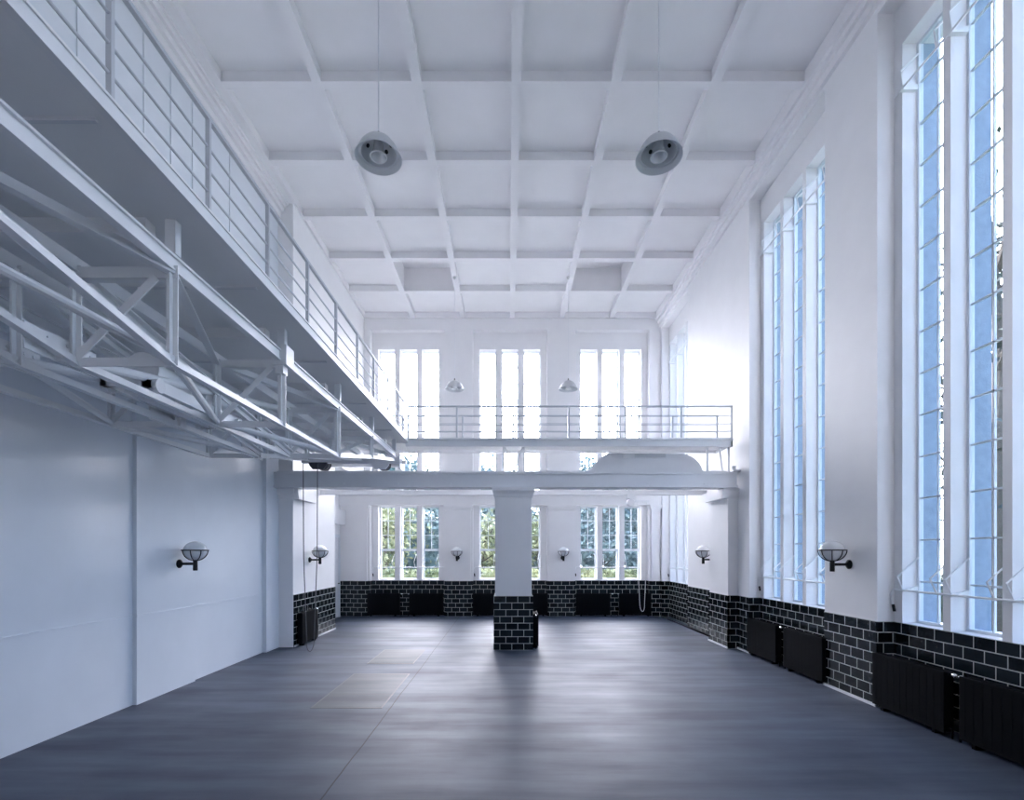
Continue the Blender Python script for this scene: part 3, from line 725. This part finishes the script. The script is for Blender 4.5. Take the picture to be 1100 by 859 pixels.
for i, (x, y, h, c, nl, lf, lab) in enumerate([
    (-5.6, 22.5, 5.2, 2.2, 2600, LEAF2, 'yellow-green tree outside the left back window'),
    (-3.0, 25.0, 6.0, 2.6, 2600, LEAF1, 'blue-green tree seen through the left back windows'),
    (-1.2, 23.0, 4.8, 1.9, 1800, LEAF2, 'light yellow-green tree between the left and middle back windows'),
    (1.6, 26.0, 5.2, 2.2, 1400, LEAF2, 'thin pale tree outside behind the column'),
    (4.4, 23.5, 6.2, 2.6, 3200, LEAF1, 'dense blue-green tree outside the right back window'),
    (7.2, 25.5, 7.4, 2.8, 3200, LEAF1, 'tall blue-green tree outside the right back corner'),
    (-7.5, 31.0, 9.0, 3.4, 5200, LEAF1, 'tall blue-green tree far behind the left back window'),
    (-3.2, 33.0, 8.6, 3.2, 5200, LEAF1, 'far blue-green tree behind the light left trees'),
    (1.0, 34.0, 6.4, 3.0, 4200, LEAF1, 'far low blue-green tree behind the column'),
    (5.6, 32.0, 8.6, 3.4, 5600, LEAF1, 'far tall blue-green tree behind the right back window'),
    (10.4, 33.0, 9.6, 3.6, 5200, LEAF1, 'far tall blue-green tree outside beyond the right back corner')]):
    tree('tree', lab, x, y, h, c, nl, lf, .13 if y < 30 else .24, .3, 20+i, group=TG)
TR = 'trees outside the right windows'
for i, (x, y, h, c, nl, lab) in enumerate([
    (11.0, 11.2, 13.5, 3.0, 1000, 'thin-leaved dark tree outside the nearest right window bay'),
    (13.8, 13.2, 14.0, 3.2, 900, 'branching dark tree farther out from the nearest right window bay'),
    (12.2, 16.8, 9.0, 2.8, 1100, 'dark tree outside beyond the second right window bay')]):
    tree('tree', lab, x, y, h, c, nl, LEAF3, .12, 1.5, 60+i, group=TR)
def hedge(x0, x1, y0, y1, h, n, seed, label, leaf, ls=.10):
    rnd = random.Random(seed); lv = MB()
    lv.box(x0+.15, x1-.15, y0+.15, y1-.15, -.3, h-.2)
    for k in range(n):
        f = rnd.random()
        p = Vector((rnd.uniform(x0, x1), y0+abs(rnd.gauss(0,.12)), rnd.uniform(-.3, h))) if f < .5 else Vector((rnd.uniform(x0, x1), rnd.uniform(y0, y1), h-abs(rnd.gauss(0,.12))))
        if f > .85: p.x = rnd.choice((x0, x1))+rnd.gauss(0,.05); p.z = rnd.uniform(-.3, h)
        d1 = Vector((rnd.gauss(0,1), rnd.gauss(0,1), rnd.gauss(0,1))).normalized(); d2 = d1.cross(Vector((rnd.gauss(0,1), rnd.gauss(0,1), rnd.gauss(0,1)))).normalized(); l = ls*rnd.uniform(.6,1.4)
        lv._add([p-d1*l, p+d2*l*.5, p+d1*l, p-d2*l*.5], [(0,1,2,3)])
    me = bpy.data.meshes.new('hedge'); me.from_pydata(lv.v, [], lv.f); me.materials.append(leaf)
    o = bpy.data.objects.new('hedge', me); COL.objects.link(o)
    tag(o, label, 'hedge', kind='stuff')
hedge(-8.5, 9, 20.0, 21.2, 1.28, 6000, 5, 'clipped green hedge outside along the back windows', LEAF2)
hedge(-14, 16, 28.0, 29.5, 2.9, 7000, 8, 'tall blue-green shrubbery outside behind the clipped hedge', LEAF1, .2)
hedge(11.5, 13, 7.0, 22, 1.3, 3500, 6, 'dark hedge outside along the right windows', LEAF3)

# ------------------------------------------------------------------ sky
w = bpy.data.worlds.new('World'); SC.world = w; w.use_nodes = True; nt = w.node_tree; nt.nodes.clear()
out = N(nt, 'ShaderNodeOutputWorld'); bg = N(nt, 'ShaderNodeBackground'); nt.links.new(bg.outputs[0], out.inputs[0])
tc = N(nt, 'ShaderNodeTexCoord'); sp = N(nt, 'ShaderNodeSeparateXYZ'); nt.links.new(tc.outputs['Generated'], sp.inputs[0])
ramp = N(nt, 'ShaderNodeValToRGB'); e = ramp.color_ramp.elements
e[0].position = 0; e[0].color = (.56,.73,1.0,1); e[1].position = .75; e[1].color = (.32,.51,.95,1)
nt.links.new(sp.outputs['Z'], ramp.inputs['Fac'])
gl = N(nt, 'ShaderNodeMapRange', interpolation_type='SMOOTHSTEP'); gl.inputs['From Min'].default_value = .35; gl.inputs['From Max'].default_value = .95
nt.links.new(sp.outputs['Y'], gl.inputs['Value'])
SKY_B, SKY_W = 2.0, 24.0
m1 = N(nt, 'ShaderNodeVectorMath', operation='SCALE'); m1.inputs['Scale'].default_value = SKY_B; nt.links.new(ramp.outputs['Color'], m1.inputs[0])
m2 = N(nt, 'ShaderNodeVectorMath', operation='SCALE'); m2.inputs[0].default_value = (1.0,.915,.965)
mm = N(nt, 'ShaderNodeMath', operation='MULTIPLY'); mm.inputs[1].default_value = SKY_W; nt.links.new(gl.outputs[0], mm.inputs[0]); nt.links.new(mm.outputs[0], m2.inputs['Scale'])
ad = N(nt, 'ShaderNodeVectorMath', operation='ADD'); nt.links.new(m1.outputs[0], ad.inputs[0]); nt.links.new(m2.outputs[0], ad.inputs[1])
nt.links.new(ad.outputs[0], bg.inputs['Color']); bg.inputs['Strength'].default_value = 1.0

# light portals in the window openings (they only guide the sky's light in)
def portal(loc, rot, sx, sy):
    l = bpy.data.lights.new('window_portal', 'AREA'); l.shape = 'RECTANGLE'; l.size = sx; l.size_y = sy; l.cycles.is_portal = True
    o = bpy.data.objects.new('window_portal', l); COL.objects.link(o); o.location = loc; o.rotation_euler = rot
for b in RBAYS: portal((XRO+.02, (b[0]+b[1])/2, (TZ+WT)/2), (0, PI/2, 0), WT-TZ, b[1]-b[0]-.2)
for c, _ in BBAYS: portal((c, YBO+.02, (LZ0+WT)/2), (-PI/2, 0, 0), 2.0, WT-LZ0)

# ------------------------------------------------------------------ camera and output
cam = bpy.data.cameras.new('camera'); co = bpy.data.objects.new('camera', cam); COL.objects.link(co)
co.location = (0, 0, 2.0); co.rotation_euler = (PI/2, 0, 0)
cam.sensor_width = 36; cam.lens = 535/1100*36; cam.shift_x = 4/1100; cam.shift_y = 163.5/1100; cam.clip_start = .05; cam.clip_end = 300
SC.camera = co
vs = SC.view_settings; vs.view_transform = 'Standard'; vs.look = 'None'; vs.gamma = 1; vs.use_curve_mapping = False; vs.exposure = 1.15
SC.cycles.max_bounces = 10; SC.cycles.diffuse_bounces = 7; SC.cycles.transparent_max_bounces = 12
